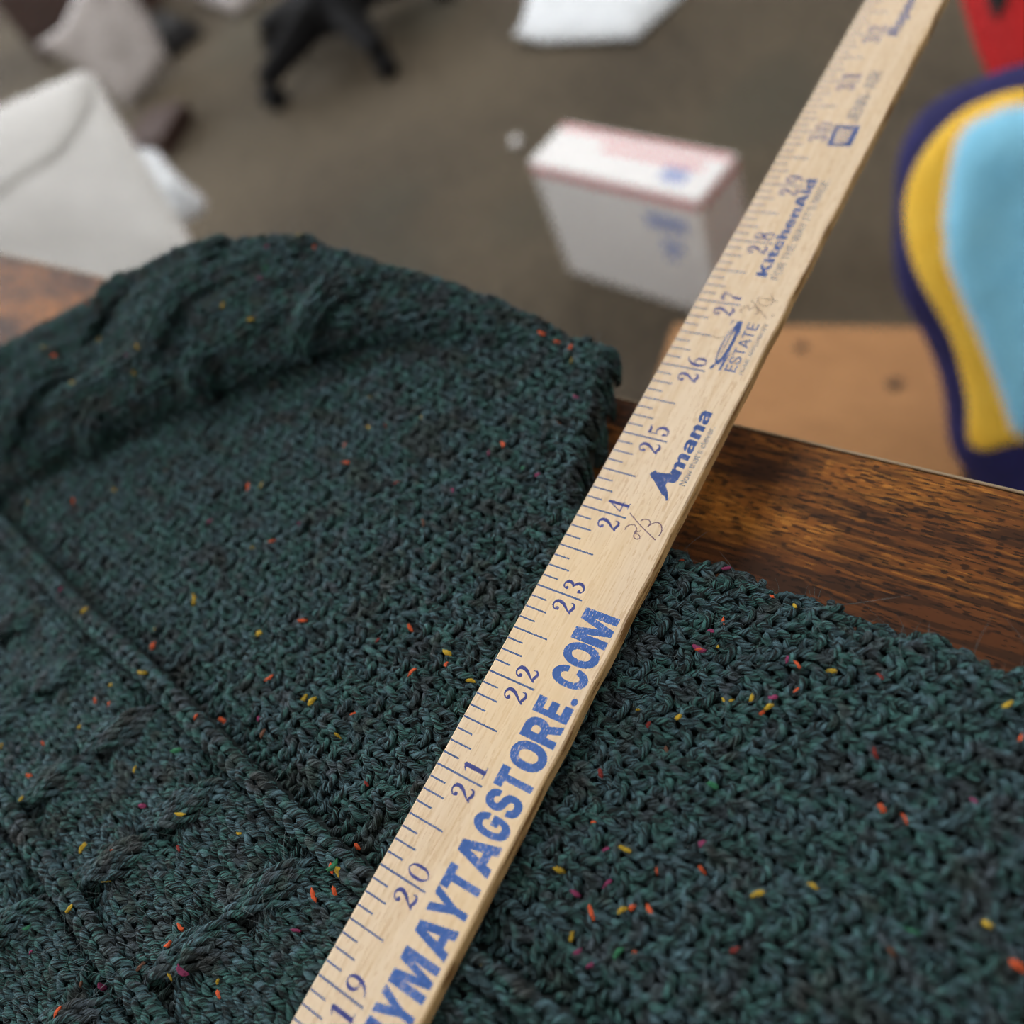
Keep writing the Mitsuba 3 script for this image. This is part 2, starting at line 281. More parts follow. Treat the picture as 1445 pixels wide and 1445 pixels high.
print_on('yardstick__slogan_002', fit_text("FOR THE WAY IT'S MADE.", 400, 27.455, 29.15, 0.808, 0.715), 'm_ink_small')
logo = Polygon([(29.755, -0.84), (29.755, -0.545), (30.135, -0.53), (30.135, -0.83)])
hole = Polygon([(29.80, -0.775), (29.80, -0.60), (30.085, -0.57), (30.085, -0.77)])
stripes = [Polygon([(29.80 + q * 0.075, -0.775), (29.82 + q * 0.075, -0.775), (29.90 + q * 0.075, -0.58), (29.88 + q * 0.075, -0.58)]).intersection(hole) for q in range(-1, 4)]
print_on('yardstick__brand_name_003', union_all([logo.difference(hole), affinity.scale(logo, 0, 0)] + [s for s in stripes if s.area > 0]), 'm_ink_brand')
print_on('yardstick__brand_name_004', fit_text('JENN-AIR', 400, 30.20, 31.20, 0.765, 0.61), 'm_ink_small')
print_on('yardstick__brand_name_005', fit_text('Roper', 800, 31.95, 32.78, 0.70, 0.55, 0.2), 'm_ink_brand')
w_ = 0.0055
hand = [[(23.876, -0.588, w_), (23.93, -0.60, w_), (23.955, -0.66, w_), (23.91, -0.70, w_), (23.84, -0.705, w_), (23.812, -0.745, w_), (23.83, -0.775, w_), (23.86, -0.755, w_), (23.875, -0.70, w_), (23.91, -0.745, w_)],
        [(24.068, -0.553, w_), (23.96, -0.74, w_), (23.866, -0.934, w_)],
        [(24.02, -0.70, w_), (24.055, -0.745, w_), (24.03, -0.80, w_), (23.985, -0.795, w_), (24.035, -0.83, w_), (24.055, -0.89, w_), (24.0, -0.945, w_), (23.915, -0.945, w_)]]
print_on('yardstick__handwriting', union_all([brush(s) for s in hand]), 'm_pen', 'handwritten fraction in ballpoint pen')
hand = [[(26.90, -0.60, w_), (26.975, -0.585, w_), (27.01, -0.63, w_), (26.955, -0.665, w_), (27.01, -0.70, w_), (26.985, -0.75, w_), (26.90, -0.75, w_)], [(27.10, -0.635, w_), (26.99, -0.76, w_), (26.87, -0.905, w_)],
        [(27.165, -0.69, w_), (27.05, -0.82, w_), (27.055, -0.835, w_), (27.21, -0.825, w_)], [(27.15, -0.745, w_), (27.135, -0.92, w_)], [(26.93, -0.955, w_), (26.90, -0.945, w_)], [(26.50, -0.42, w_), (26.49, -0.50, w_), (26.51, -0.54, w_)]]
print_on('yardstick__handwriting_001', union_all([brush(s) for s in hand]), 'm_pencil', 'handwritten fraction in faint pencil')

# ---------------------------------------------------------------- the sweater
rng = np.random.default_rng(7)
SW, SH = 0.0057, 0.0043            # width of a stitch, height of a row
YR = 0.00101                       # yarn radius
GX = [-0.48, -0.42, -0.326, -0.253, -0.211, -0.166, -0.1375, -0.1158, -0.05, 0.15]
GY = [0.040, 0.029, 0.012, 0.0, -0.0047, -0.0119, -0.0154, -0.0175, -0.020, -0.021]
def g_of(x): return np.interp(x, GX, GY)                       # the wales bend a little
def edge_of(x): return 0.1095 + 0.057 * sstep(-0.112, -0.134, x) + 0.0012 * np.sin(x * 260) + 0.0008 * np.sin(x * 610 + 1)
ZB, ER = 0.7672, 0.0115
def vnoise(x, y, z=0.0, seed=0): return meshkit.noise(np.stack(np.broadcast_arrays(x, y, z), -1), seed)
def body_surface(x, a):
    """mid-yarn surface of the body: x along the wales, a across them; past the edge it rolls down to the desk"""
    x, a = np.broadcast_arrays(np.asarray(x, float), np.asarray(a, float))
    e = edge_of(x) - ER
    over = np.maximum(a - e, 0)
    th = np.minimum(over / ER, math.pi / 2)
    drop = np.maximum(over - ER * math.pi / 2, 0)
    y = np.minimum(a, e) + ER * np.sin(th)
    zz = ZB - ER * (1 - np.cos(th)) - drop
    flat = np.cos(th)
    und = (vnoise(x * 22, y * 22, 0.3, 1) - 0.6) * 0.0022 * flat
    und = und - 0.004 * sstep(0.0, 0.16, x) * flat
    hump = 0.0015 * sstep(-0.13, -0.19, x) * sstep(0.07, 0.15, y + 0.02) * flat     # lifts towards the folded sleeve
    P = np.stack([x, y + g_of(x), zz + und + hump], -1)
    N = np.stack([0 * th, np.sin(th), np.cos(th)], -1)
    return P, N

def unit_(v): return v / np.linalg.norm(v)
class Yarns:
    def __init__(self, sides): self.V, self.F, self.UV, self.NR, self.n, self.sides = [], [], [], [], 0, sides
    def add(self, P, N, r):
        S = self.sides
        t = np.gradient(P, axis=0); t /= np.linalg.norm(t, axis=1, keepdims=True) + 1e-12
        b = np.cross(t, N); b /= np.linalg.norm(b, axis=1, keepdims=True) + 1e-12
        nn = np.cross(b, t)
        ang = np.arange(S) * 2 * np.pi / S + np.pi / 2
        r = np.broadcast_to(r, len(P))[:, None, None]
        off = np.sin(ang)[None, :, None] * -nn[:, None] + np.cos(ang)[None, :, None] * b[:, None]
        self.V.append((P[:, None] + r * off).reshape(-1, 3)); self.NR.append(off.reshape(-1, 3))
        u = np.r_[0, np.cumsum(np.linalg.norm(np.diff(P, axis=0), axis=1))] * 1000 + rng.uniform(0, 4000)
        self.UV.append(np.stack([np.repeat(u, S), np.tile(np.arange(S) / S, len(P))], -1))
        i, j = np.meshgrid(np.arange(len(P) - 1), np.arange(S), indexing='ij')
        q = np.stack([i * S + j, i * S + (j + 1) % S, (i + 1) * S + (j + 1) % S, (i + 1) * S + j], -1).reshape(-1, 4) + self.n
        self.F.append(np.vstack([q[:, [0, 1, 2]], q[:, [0, 2, 3]]])); self.n += len(P) * S
    def shape(self, clamp=None):
        V, F = np.vstack(self.V), np.vstack(self.F)
        if clamp is not None: V = clamp(V)
        return trimesh.Trimesh(V, F, process=False), np.vstack(self.UV)
def under_stick(V):
    """what lies under the yardstick is pressed flat by it"""
    d = (V - P0) @ RP
    k = sstep(-0.006, 0.0, d) * sstep(RW * IN + 0.006, RW * IN, d)
    zmax = ZR - RT - 0.00015 + (1 - k) * 0.05
    V = V.copy(); V[:, 2] = np.minimum(V[:, 2], zmax); return V

SPS = 14                                                       # points per stitch
def knit_row(surface, pos, sigma, dz, row_x, width, out, keep=None, jit=1.0, skew=None, rad=YR, height=SH):
    """one row of loops. pos: places of its stitches across the fabric; sigma +1 knit, -1 purl; dz: lift of each stitch"""
    n = len(pos)
    if n == 0: return
    t = np.arange(n * SPS + 1) / SPS * 2 * np.pi - np.pi          # feet at -pi, heads at 0
    idx = (t + np.pi) / (2 * np.pi) - 0.5                       # stitch index, integer at the heads
    c = np.interp(idx, np.arange(n), pos)
    if n > 1:
        lo, hi = idx < 0, idx > n - 1
        c = np.where(lo, pos[0] + idx * width, np.where(hi, pos[-1] + (idx - n + 1) * width, c))
    else: c = pos[0] + idx * width
    k = np.arange(n)
    # smooth interpolation of sigma with a short change-over at the feet
    near = np.clip(np.round(idx), 0, n - 1).astype(int)
    nb = np.clip(near + np.sign(idx - near).astype(int), 0, n - 1)
    bl = sstep(0.30, 0.70, np.abs(idx - near)) * 1.0
    sg = sigma[near] * (1 - bl) + sigma[nb] * bl
    z0 = np.interp(idx, k, dz)
    a = c + 0.235 * width * np.sin(2 * t)
    xx = row_x + height * 0.86 * np.cos(t)
    if skew is not None: a = a + np.interp(idx, k, skew) * np.cos(t)
    z = z0 - sg * 0.00098 * np.cos(2 * t)
    h = out['seed'] * 13.7
    jx = (vnoise(a * 420, xx * 420, h, 3) - 0.5) * 0.0016 * jit; ja = (vnoise(a * 420, xx * 420, h + 50, 4) - 0.5) * 0.0016 * jit
    jz = (vnoise(a * 300, xx * 300, h + 90, 5) - 0.5) * 0.0013 * jit
    P, N = surface(xx + jx, a + ja)
    P = P + N * (z + jz)[..., None]
    r = rad * (0.84 + 0.36 * vnoise(a * 260, xx * 260, h + 7, 6))
    m = np.ones(len(P), bool) if keep is None else keep(P, a)
    out['seed'] += 1
    # cut into runs that are kept
    d = np.diff(np.r_[0, m.astype(int), 0]); s, e = np.nonzero(d == 1)[0], np.nonzero(d == -1)[0]
    for p, q in zip(s, e):
        if q - p >= 6: out['y'].add(P[p:q], N[p:q], r[p:q])

# contact line of the folded sleeve on the body (the body ends a little behind it)
CONTACT = np.array([(-0.50, -0.085), (-0.44, -0.045), (-0.385, -0.008), (-0.340, 0.0235), (-0.3187, 0.0476), (-0.2947, 0.0685), (-0.2702, 0.0874), (-0.2443, 0.1028), (-0.224, 0.120), (-0.200, 0.134), (-0.172, 0.1405), (-0.150, 0.147)])
CT = np.r_[0, np.cumsum(np.linalg.norm(np.diff(CONTACT, axis=0), axis=1))]
def behind_contact(P):
    y = np.interp(P[:, 0], CONTACT[:, 0], CONTACT[:, 1])
    return P[:, 1] - y
def keep_body(P, a):
    return ~((behind_contact(P) > 0.022) & (P[:, 0] < -0.175)) & (P[:, 2] > ZT + YR) & (P[:, 1] > -0.155 - 0.35 * np.maximum(-0.3 - P[:, 0], 0))
moss, ropes = {'y': Yarns(7), 'seed': 1}, {'y': Yarns(7), 'seed': 500}
XS = np.arange(-0.43, 0.125, SH)
CH1, CH2, CH3 = 0.0, -0.0525, -0.105
def rope_strand(j, centre, half, first, period, shift):
    n = (j + shift) / period; k = math.floor(n); f = n - k
    s = float(sstep(0.28, 0.74, f)); sw = math.sin(math.pi * s) ** 0.7; ds = float(sstep(0.28, 0.74, f + 0.02) - sstep(0.28, 0.74, f - 0.02)) / 0.04
    top = (k + first) % 2 == 0
    o = -half + 2 * half * s if top else half - 2 * half * s
    return centre + o, (0.0028 * sw if top else -0.0014 * sw), (1 if top else -1) * 2 * half * ds / period * 0.86
def keep_panel(P, a): return keep_body(P, a)
for j, x in enumerate(XS):
    w = SW
    # moss stitch between the first chain and the edge, with the chain itself and its purl gutters
    n = int((edge_of(x) + 0.0025 - CH1 - 1.12 * w) / w)
    i = np.arange(0, n + 1)
    pos = CH1 + 1.12 * w + i * w
    sg = np.where((i + (j // 2)) % 2 == 0, 1.0, -1.0); dz = np.where(sg > 0, 0.0001, 0.0002)
    sg[0] = -1; dz[0] = -0.0022
    knit_row(body_surface, pos, sg, dz, x, w, moss, keep_body)
    for ch in (CH1, CH2, CH3):
        knit_row(body_surface, np.array([ch]), np.ones(1), np.array([0.0021]), x, w * 1.05, ropes, keep_body, rad=YR * 1.15, jit=0.7)

    # ground of the cable panels: purl, lying deeper, with the second and third chain
    pos = np.arange(CH1 - 1.1 * w, -0.118, -w)[::-1] * 1.0
    d2 = np.minimum(np.abs(pos - CH2), np.abs(pos - CH3))
    sg = np.full(len(pos), -1.0); dz = np.where(d2 < w * 1.2, -0.0022, -0.0019)
    knit_row(body_surface, pos, sg, dz, x, w, moss, keep_body)
    for rk, (centre, shift) in enumerate(((-0.0158, 2.6), (-0.0380, 4.9), (-0.0700, 1.0), (-0.0925, 6.0))):
        for first in (0, 1):
            o, lift, skew = rope_strand(j, centre, 0.0058, first, 8.4, shift)
            ww = 0.0040
            pos = o + np.array([-1, 0, 1]) * ww
            knit_row(body_surface, pos, np.ones(3), np.array([-0.0002, 0.0009, -0.0002]) + lift, x, ww, ropes, keep_panel, skew=np.full(3, skew), rad=YR * 0.98)

# the folded sleeve: a soft flattened roll across the body
AX = np.array([(-0.545, -0.057, 0.041), (-0.470, -0.013, 0.041), (-0.406, 0.0227, 0.038), (-0.362, 0.0507, 0.036), (-0.338, 0.0732, 0.033), (-0.314, 0.0937, 0.031), (-0.289, 0.1112, 0.0285), (-0.261, 0.1252, 0.024), (-0.234, 0.1345, 0.0175), (-0.2065, 0.1425, 0.012), (-0.1755, 0.1455, 0.0075), (-0.150, 0.1465, 0.003)])
AT = np.r_[0, np.cumsum(np.linalg.norm(np.diff(AX[:, :2], axis=0), axis=1))]
from scipy.interpolate import CubicSpline, PchipInterpolator
ax_xy, ax_w = CubicSpline(AT, AX[:, :2]), PchipInterpolator(AT, AX[:, 2])
ax_top = PchipInterpolator(AT, [0.778, 0.779, 0.7815, 0.784, 0.787, 0.790, 0.7925, 0.792, 0.787, 0.780, 0.7732, 0.7675])
ax_bot = PchipInterpolator(AT, [0.7525, 0.7525, 0.7525, 0.7530, 0.754, 0.756, 0.759, 0.762, 0.765, 0.7655, 0.764, 0.760])
NT, NQ = 240, 160
tt = np.linspace(0, AT[-1], NT); th = np.linspace(math.radians(-62), math.radians(215), NQ)
cxy, tang = ax_xy(tt), ax_xy(tt, 1); tang /= np.linalg.norm(tang, axis=1, keepdims=True)
front = np.stack([tang[:, 1], -tang[:, 0]], -1)               # towards the body
wdt, top_, bot_ = ax_w(tt)[:, None], ax_top(tt)[:, None], ax_bot(tt)[:, None]
ce, se = np.cos(th)[None], np.sin(th)[None]
sup = lambda v, e: np.sign(v) * np.abs(v) ** e
lat = wdt * sup(ce, 0.55) * np.where(se < 0, 1 - 0.85 * np.abs(se), 1.0)
hh = (top_ - bot_)
zc = bot_ + hh * 0.42
zz = zc + np.where(se > 0, (top_ - zc) * sup(se, 0.62), (zc - bot_) * sup(se, 0.9))
dent = 0.006 * np.exp(-((tt[:, None] - 0.262) / 0.022) ** 2 - ((np.degrees(th)[None] - 78) / 26) ** 2)   # hollow between the sleeve's cables
lean = -0.010 * sstep(0.05, 0.3, tt)[:, None] * np.clip(se, 0, 1) * sstep(0.40, 0.33, tt)[:, None]
SP = np.stack([cxy[:, None, 0] + front[:, None, 0] * (lat + lean), cxy[:, None, 1] + front[:, None, 1] * (lat + lean), zz - dent], -1)
dq, dtt = np.gradient(SP, axis=1), np.gradient(SP, axis=0)
SN = np.cross(dq, dtt); SN /= np.linalg.norm(SN, axis=-1, keepdims=True)
if (SN[NT // 2, NQ // 2] @ [0, 0, 1]) < 0: SN = -SN
SQ = np.concatenate([np.zeros((NT, 1)), np.cumsum(np.linalg.norm(np.diff(SP, axis=1), axis=-1), axis=1)], 1)   # length around
def sleeve_surface(t, q):
    t, q = np.broadcast_arrays(np.asarray(t, float), np.asarray(q, float))
    fi = np.clip(t / AT[-1] * (NT - 1), 0, NT - 1.001); i0 = fi.astype(int); ft = (fi - i0)[..., None]
    def at(i):
        L = SQ[i]; kk = np.empty(q.shape)
        for n_i in np.unique(i):
            m = i == n_i; kk[m] = np.interp(q[m], SQ[n_i], np.arange(NQ))
        j0 = np.clip(kk.astype(int), 0, NQ - 2); fj = (kk - j0)[..., None]
        return SP[i, j0] * (1 - fj) + SP[i, j0 + 1] * fj, SN[i, j0] * (1 - fj) + SN[i, j0 + 1] * fj
    Pa, Na = at(i0); Pb, Nb = at(i0 + 1)
    N = Na * (1 - ft) + Nb * ft
    return Pa * (1 - ft) + Pb * ft, N / np.linalg.norm(N, axis=-1, keepdims=True)
sl, slr = {'y': Yarns(6), 'seed': 2000}, {'y': Yarns(6), 'seed': 2600}
for j, t in enumerate(np.arange(0.02, AT[-1] - 0.006, SH)):
    L = float(np.interp(t, tt, SQ[:, -1])); w = SW
    n = int(L / w)
    pos = (np.arange(n) + 0.5) * w
    lim = lambda P, a, L=L: (a > 0.002) & (a < L - 0.002) & (P[:, 2] > ZT + 0.0011)
    i = np.arange(n)
    sg = np.where((i % 3 == 2) & (j % 4 < 2), -1.0, 1.0); dz = np.where(i % 6 == 5, -0.0008, 0.0)
    knit_row(sleeve_surface, pos, sg, dz, t, w, sl, lim, jit=1.2)
    for centre, half, period, shift in ((0.030, 0.0066, 13, 4.0), (0.058, 0.0090, 17, 9.5), (0.086, 0.0066, 13, 1.0)):
        if centre + half + 0.009 > L - 0.022: continue
        for first in (0, 1):
            o, lift, skew = rope_strand(j, centre, half, first, period, shift)
            pos = o + np.array([-1, 0, 1]) * 0.0043
            knit_row(sleeve_surface, pos, np.ones(3), np.array([0.0012, 0.0030, 0.0012]) + lift * 1.7, t, 0.0043, slr, lim, skew=np.full(3, skew))

# wool colour: heathered dark teal, drawn from fibres that twist along each yarn (uv: millimetres along the yarn, turn around it)
def wool(p, n, uv):
    u, v = uv.x, uv.y
    tw = v + u * 0.16
    f1 = noise(tw * 17, u * 0.55, 1.0)
    f2 = noise(tw * 41 + 5, u * 0.9, 4.0)
    f = 0.55 * f1 + 0.45 * f2
    big = fbm(p.x * 90, p.y * 90, p.z * 90, 2)
    hue = fbm(p.x * 330 + 3, p.y * 330, p.z * 330, 2)
    dark = mix((0.003, 0.0048, 0.0054), (0.0035, 0.0068, 0.0068), big)
    lite = mix((0.074, 0.143, 0.172), (0.052, 0.148, 0.140), smoothstep(0.35, 0.65, hue))
    lite = mix(lite, (0.072, 0.075, 0.092), smoothstep(0.60, 0.75, noise(p.x * 240, p.y * 240, p.z * 240 + 7)) * 0.7)
    lite = mix(lite, (0.060, 0.056, 0.046), smoothstep(0.66, 0.80, noise(p.x * 170 + 9, p.y * 170, p.z * 170)) * 0.6)
    return mix(dark, lite, smoothstep(0.32, 0.80, f))
def wool_relief(p, n, uv):
    u, v = uv.x, uv.y
    tw = v + u * 0.16
    ply_ = dr.abs(dr.sin(math.pi * 3 * tw))
    return 0.7 * ply_ + 0.5 * noise(tw * 24, u * 0.6, 2.0)
scene['m_wool'] = {'type': 'twosided', 'bsdf': {'type': 'bumpmap', 'bsdf': {'type': 'principled', 'base_color': proc(wool, 1e-4), 'roughness': 0.85, 'specular': 0.25, 'sheen': 0.5, 'sheen_tint': 0.3}, 'bump': proc(wool_relief, 1e-4), 'scale': 0.00034}}
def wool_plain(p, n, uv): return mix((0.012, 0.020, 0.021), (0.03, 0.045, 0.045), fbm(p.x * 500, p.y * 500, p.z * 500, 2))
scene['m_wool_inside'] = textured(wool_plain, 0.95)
for key, o, lab in (('sweater__body', moss, None), ('sweater__cable_panel', ropes, 'twisted cable ropes of the body'), ('sweater__sleeve', sl, 'folded sleeve laid in a soft roll'), ('sweater__sleeve_cable', slr, 'cable ropes of the folded sleeve')):
    m, uv = o['y'].shape(under_stick if 'sleeve' not in key else None)
    put(key, m, 'm_wool', True, label=lab, uv=uv)
# the layers beneath: a plain fabric sheet just under the stitches, down to the desk
def sheet(fn, A, B, off, floor_z):
    a, b = np.meshgrid(A, B, indexing='ij'); P, N = fn(a.ravel(), b.ravel()); P = P - N * off
    P[:, 2] = np.maximum(P[:, 2], floor_z)
    na, nb = a.shape; i, j = np.meshgrid(np.arange(na - 1), np.arange(nb - 1), indexing='ij')
    q = np.stack([i * nb + j, (i + 1) * nb + j, (i + 1) * nb + j + 1, i * nb + j + 1], -1).reshape(-1, 4)
    return P, np.vstack([q[:, [0, 1, 2]], q[:, [0, 2, 3]]])
xs_ = np.linspace(-0.43, 0.125, 150)
aa = np.linspace(0, 1, 110)
def lin_fn(xx, s): return body_surface(xx, -0.14 + s * (edge_of(xx) + 0.0045 + 0.14))
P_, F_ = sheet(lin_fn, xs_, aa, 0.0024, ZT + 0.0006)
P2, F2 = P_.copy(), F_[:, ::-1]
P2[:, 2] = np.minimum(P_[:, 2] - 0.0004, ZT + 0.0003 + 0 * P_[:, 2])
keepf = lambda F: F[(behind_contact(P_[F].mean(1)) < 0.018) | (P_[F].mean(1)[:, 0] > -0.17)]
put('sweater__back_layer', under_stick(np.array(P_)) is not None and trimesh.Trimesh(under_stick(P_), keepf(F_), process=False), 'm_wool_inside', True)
def sl_fn(t, s): return sleeve_surface(t, s * np.interp(t, tt, SQ[:, -1]))
P_, F_ = sheet(sl_fn, np.linspace(0.012, AT[-1], 110), np.linspace(0, 1, 70), 0.0022, ZT + 0.0006)
put('sweater__sleeve_lining', trimesh.Trimesh(P_, F_, process=False), 'm_wool_inside', True)

# loose fibres standing off the yarn
allV = np.vstack([np.vstack(o['y'].V) for o in (moss, ropes, sl, slr)]); allN = np.vstack([np.vstack(o['y'].NR) for o in (moss, ropes, sl, slr)])
ok = np.nonzero((allN[:, 2] > 0.1) & (allV[:, 0] < 0.05))[0]
NF = 32000
pick = rng.choice(ok, NF)
p0, n0 = allV[pick], allN[pick]
dirs = rng.normal(size=(NF, 3)); dirs -= n0 * (dirs * n0).sum(1, keepdims=True) * 0.75; dirs /= np.linalg.norm(dirs, axis=1, keepdims=True)
bend = rng.normal(size=(NF, 3)); ln = rng.gamma(3.0, 0.00115, NF)[:, None]
s_ = np.linspace(0, 1, 4)[None, :, None]
C_ = p0[:, None] + (n0 * 0.55 + dirs)[:, None] * ln[:, None] * s_ + (bend * 0.5 - n0 * 0.25)[:, None] * ln[:, None] * s_ ** 2
stickd = (C_ - P0) @ RP; over_ = (stickd > -0.0005) & (stickd < RW * IN + 0.0005)
C_[..., 2] = np.where(over_, np.minimum(C_[..., 2], ZR - RT - 0.0002), C_[..., 2])
inside_frame = (C_[..., 2] > ZT + 0.0003).all(1) & (C_[..., 2] < ZR + 0.06).all(1)
C_ = C_[inside_frame]; NF = len(C_)
tn = np.gradient(C_, axis=1); tn /= np.linalg.norm(tn, axis=-1, keepdims=True) + 1e-12
a_ = np.cross(tn, [0.3, 0.5, 0.81]); a_ /= np.linalg.norm(a_, axis=-1, keepdims=True) + 1e-12; b_ = np.cross(tn, a_)
fr = (0.000034 * rng.uniform(0.7, 1.5, NF))[:, None, None, None] * np.array([1, 1, 0.9, 0.35])[None, :, None, None]
an_ = np.arange(3) * 2 * np.pi / 3
V_ = C_[:, :, None] + fr * (np.cos(an_)[None, None, :, None] * a_[:, :, None] + np.sin(an_)[None, None, :, None] * b_[:, :, None])
i, j = np.meshgrid(np.arange(3), np.arange(3), indexing='ij')
q = np.stack([i * 3 + j, i * 3 + (j + 1) % 3, (i + 1) * 3 + (j + 1) % 3, (i + 1) * 3 + j], -1).reshape(-1, 4); q = np.vstack([q[:, [0, 1, 2]], q[:, [0, 2, 3]]])
F_ = (q[None] + (np.arange(NF) * 12)[:, None, None]).reshape(-1, 3)
def fuzz_color(p, n, uv): return mix((0.03, 0.055, 0.06), (0.16, 0.21, 0.22), noise(p.x * 160, p.y * 160, p.z * 160))
scene['m_fuzz'] = textured(fuzz_color, 0.6)
put('sweater__loose_fibre', trimesh.Trimesh(V_.reshape(-1, 3), F_, process=False), 'm_fuzz', True, kind='stuff')

# coloured tweed flecks spun into the wool: (x, y, colour, size)
FLECK_COLORS = {'o': rgb(200, 84, 44), 'p': rgb(168, 96, 78), 'y': rgb(176, 146, 36), 'm': rgb(126, 44, 84), 'r': rgb(120, 38, 32), 'g': rgb(44, 112, 78), 'b': rgb(98, 66, 50)}
for q, c in FLECK_COLORS.items():
    def fleck_color(p, n, uv, c=c): return mix([k * 0.6 for k in c], [min(k * 1.15, 1) for k in c], fbm(p.x * 1400, p.y * 1400, p.z * 1400, 2))
    scene['m_fleck_' + q] = textured(fleck_color, 0.9)
FLECKS = 'o-1941,802,3.8 p-1987,851,2.5 o-2254,609,3.9 y-2213,635,3.9 r-1885,965,2.5 y-1947,948,2.5 y-1774,1026,1.3 y-2019,1060,2.6 o-1547,1448,3.8 o-1491,1447,2.5 o-1439,1430,2.5 o-1443,1033,3.6 m-1476,984,2.4 o-1717,303,3.5 y-1840,208,3.5 y-2144,200,4.9 o-1386,409,3.3 r-1448,345,2.2 o-1719,106,4.5 y-1246,383,3.2 o-1227,369,3.2 o-1300,298,3.2 y-1140,353,3.2 y-1572,112,3.3 y-1533,122,3.3 o-1397,142,3.2 o-1785,-45,3.4 o-1838,-81,2.3 m-1661,4,2.2 b-1626,-22,3.3 y-1395,73,3.2 o-2187,28,3.7 y-2110,-48,3.6 y-2202,70,2.4 y-2213,-131,3.6 o-2233,-186,3.6 o-2171,-184,2.4 y-2212,-258,3.5 y-2504,15,3.8 m-2677,34,2.6 o-2295,-367,2.4 y-2445,-436,2.4 o-2253,-461,3.5 y-2206,-502,3.4 m-2308,459,2.6 o-2010,483,2.5 y-2078,434,1.2 m-1954,551,3.7 m-1833,-339,3.3 y-1931,-270,2.3 g-1840,-174,3.4 y-1676,-300,3.2 y-1922,-495,4.4 y-1780,-533,3.2 y-1811,-617,3.2 r-1651,-369,3.2 y-1503,-250,2.1 o-1802,-450,2.1 g-1914,-732,2.1 m-1858,-768,2.1 o-1500,-501,3.1 o-1481,-534,3 m-1405,-551,4 y-1430,-587,2 b-1533,-607,4 y-1320,-526,1.9 o-1304,-550,2.9 b-1666,-734,3.1 m-1613,-713,3 o-1652,-794,3 y-1181,-183,4.9 g-1198,-179,4 o-1193,-199,3 o-1180,-228,4 o-1209,-270,4.9 m-1205,-342,2.9 o-1192,-128,3 y-1204,-156,2 r-1246,8,2.1 y-3490,781,7.5 o-3395,758,5.9 o-3363,1000,4.5 y-3238,884,2.9 y-2913,868,4.2 y-2904,798,2.8 y-3179,673,2.9 g-3092,791,2.9 m-2955,830,2.8 y-2639,1113,2.7 y-2499,1113,4.1 r-2769,1513,4.3 m-2622,1394,4.2 m-2552,1254,2.7 y-2577,1505,2.8 o-2491,1487,2.8 g-2574,1313,2.8 o-2976,323,4.2 y-3202,237,4.3 y-2830,423,2.8 b-2672,559,2.7 o-647,649,3 m-632,653,3.9 y-613,676,3 m-636,712,3 o-624,742,3 o-553,865,3.1 y-474,839,3 y-713,462,3.9 r-670,432,3.9 b-606,406,2.9 y-611,486,1.9 y-529,561,2.9 y-491,586,2.9 m-439,600,2.8 y-433,583,2.8 o-444,565,1.9 o-419,708,2.9 o-398,647,1.9 y-352,716,3.8 m-440,711,1.9 r-255,747,1.9 r-200,575,2.7 o-792,875,2.1 m-671,892,3.1 y-18,785,3.5 o21,716,3.5 m-19,573,2.6 o-157,467,2.6 o-116,470,2.6 y-227,279,2.6 y-320,215,3.5 r-314,91,2.6 o135,307,3.9 y61,357,3.2 g-38,293,3.3 b-60,227,3.3 g-473,372,4.6 m-605,93,3.6 o-601,16,3.6 y-535,52,2.7 o-523,64,2.7 o-493,91,4.4 y-617,-39,4.5 m-555,-64,2.6 m-584,-62,2.6 y-586,158,3.7 m-631,151,1.8 m-459,244,3.6 o-424,203,3.6 o-519,154,1.8 m-641,37,2.7 y-704,63,2.8 r-726,293,2.9 g-513,-20,3.5 o-483,4,2.6 o-685,182,1.9 y-768,-186,1.8 m-1511,833,2.4 r-1723,804,2.4 b-1534,706,2.3 g-1357,974,2.3 m-1282,960,2.3 y-1411,1384,2.5 b-1324,1157,2.4 m-1314,1253,2.4'
from scipy.spatial import cKDTree
xy_tree = cKDTree(allV[:, :2])
nub = trimesh.creation.icosphere(2, 1.0)
for k, item in enumerate(FLECKS.split()):
    col = item[0]; x, y, size = [float(v) for v in item[1:].split(',')]; x *= 1e-4; y *= 1e-4
    near = np.array(xy_tree.query_ball_point([x, y], 0.0009))
    if len(near) == 0: continue
    top = near[np.argmax(allV[near, 2])]
    P, N = allV[top], allN[top]
    L = 0.00056 * (0.7 + 0.47 * size) * rng.uniform(0.85, 1.2); W = L * rng.uniform(0.3, 0.5)
    v = np.array(nub.vertices); v = v * (1 + 1.1 * (meshkit.fbm(v * 2.2 + k * 3.1, 3, k)[:, None] - 0.5))
    d1 = rng.normal(size=3); d1 -= N * (d1 @ N); d1 = unit_(d1); d2 = np.cross(N, d1)
    v = v[:, :1] * L * d1 + v[:, 1:2] * W * d2 + v[:, 2:] * W * 0.8 * N
    v = v + d2 * ((v @ d1)[:, None] ** 2) * rng.uniform(-180, 180)
    P = P - N * W * rng.uniform(0.1, 0.6)
    if -0.0005 < (P - P0) @ RP < RW * IN + 0.0005 and P[2] > ZR - RT - 0.002: continue
    put(num('sweater__fleck', k), trimesh.Trimesh(P + v, nub.faces, process=False), 'm_fleck_' + col, True)

tag('sweater', 'dark teal tweed cable-knit sweater with a folded sleeve and coloured flecks, on the wooden desk', 'sweater')

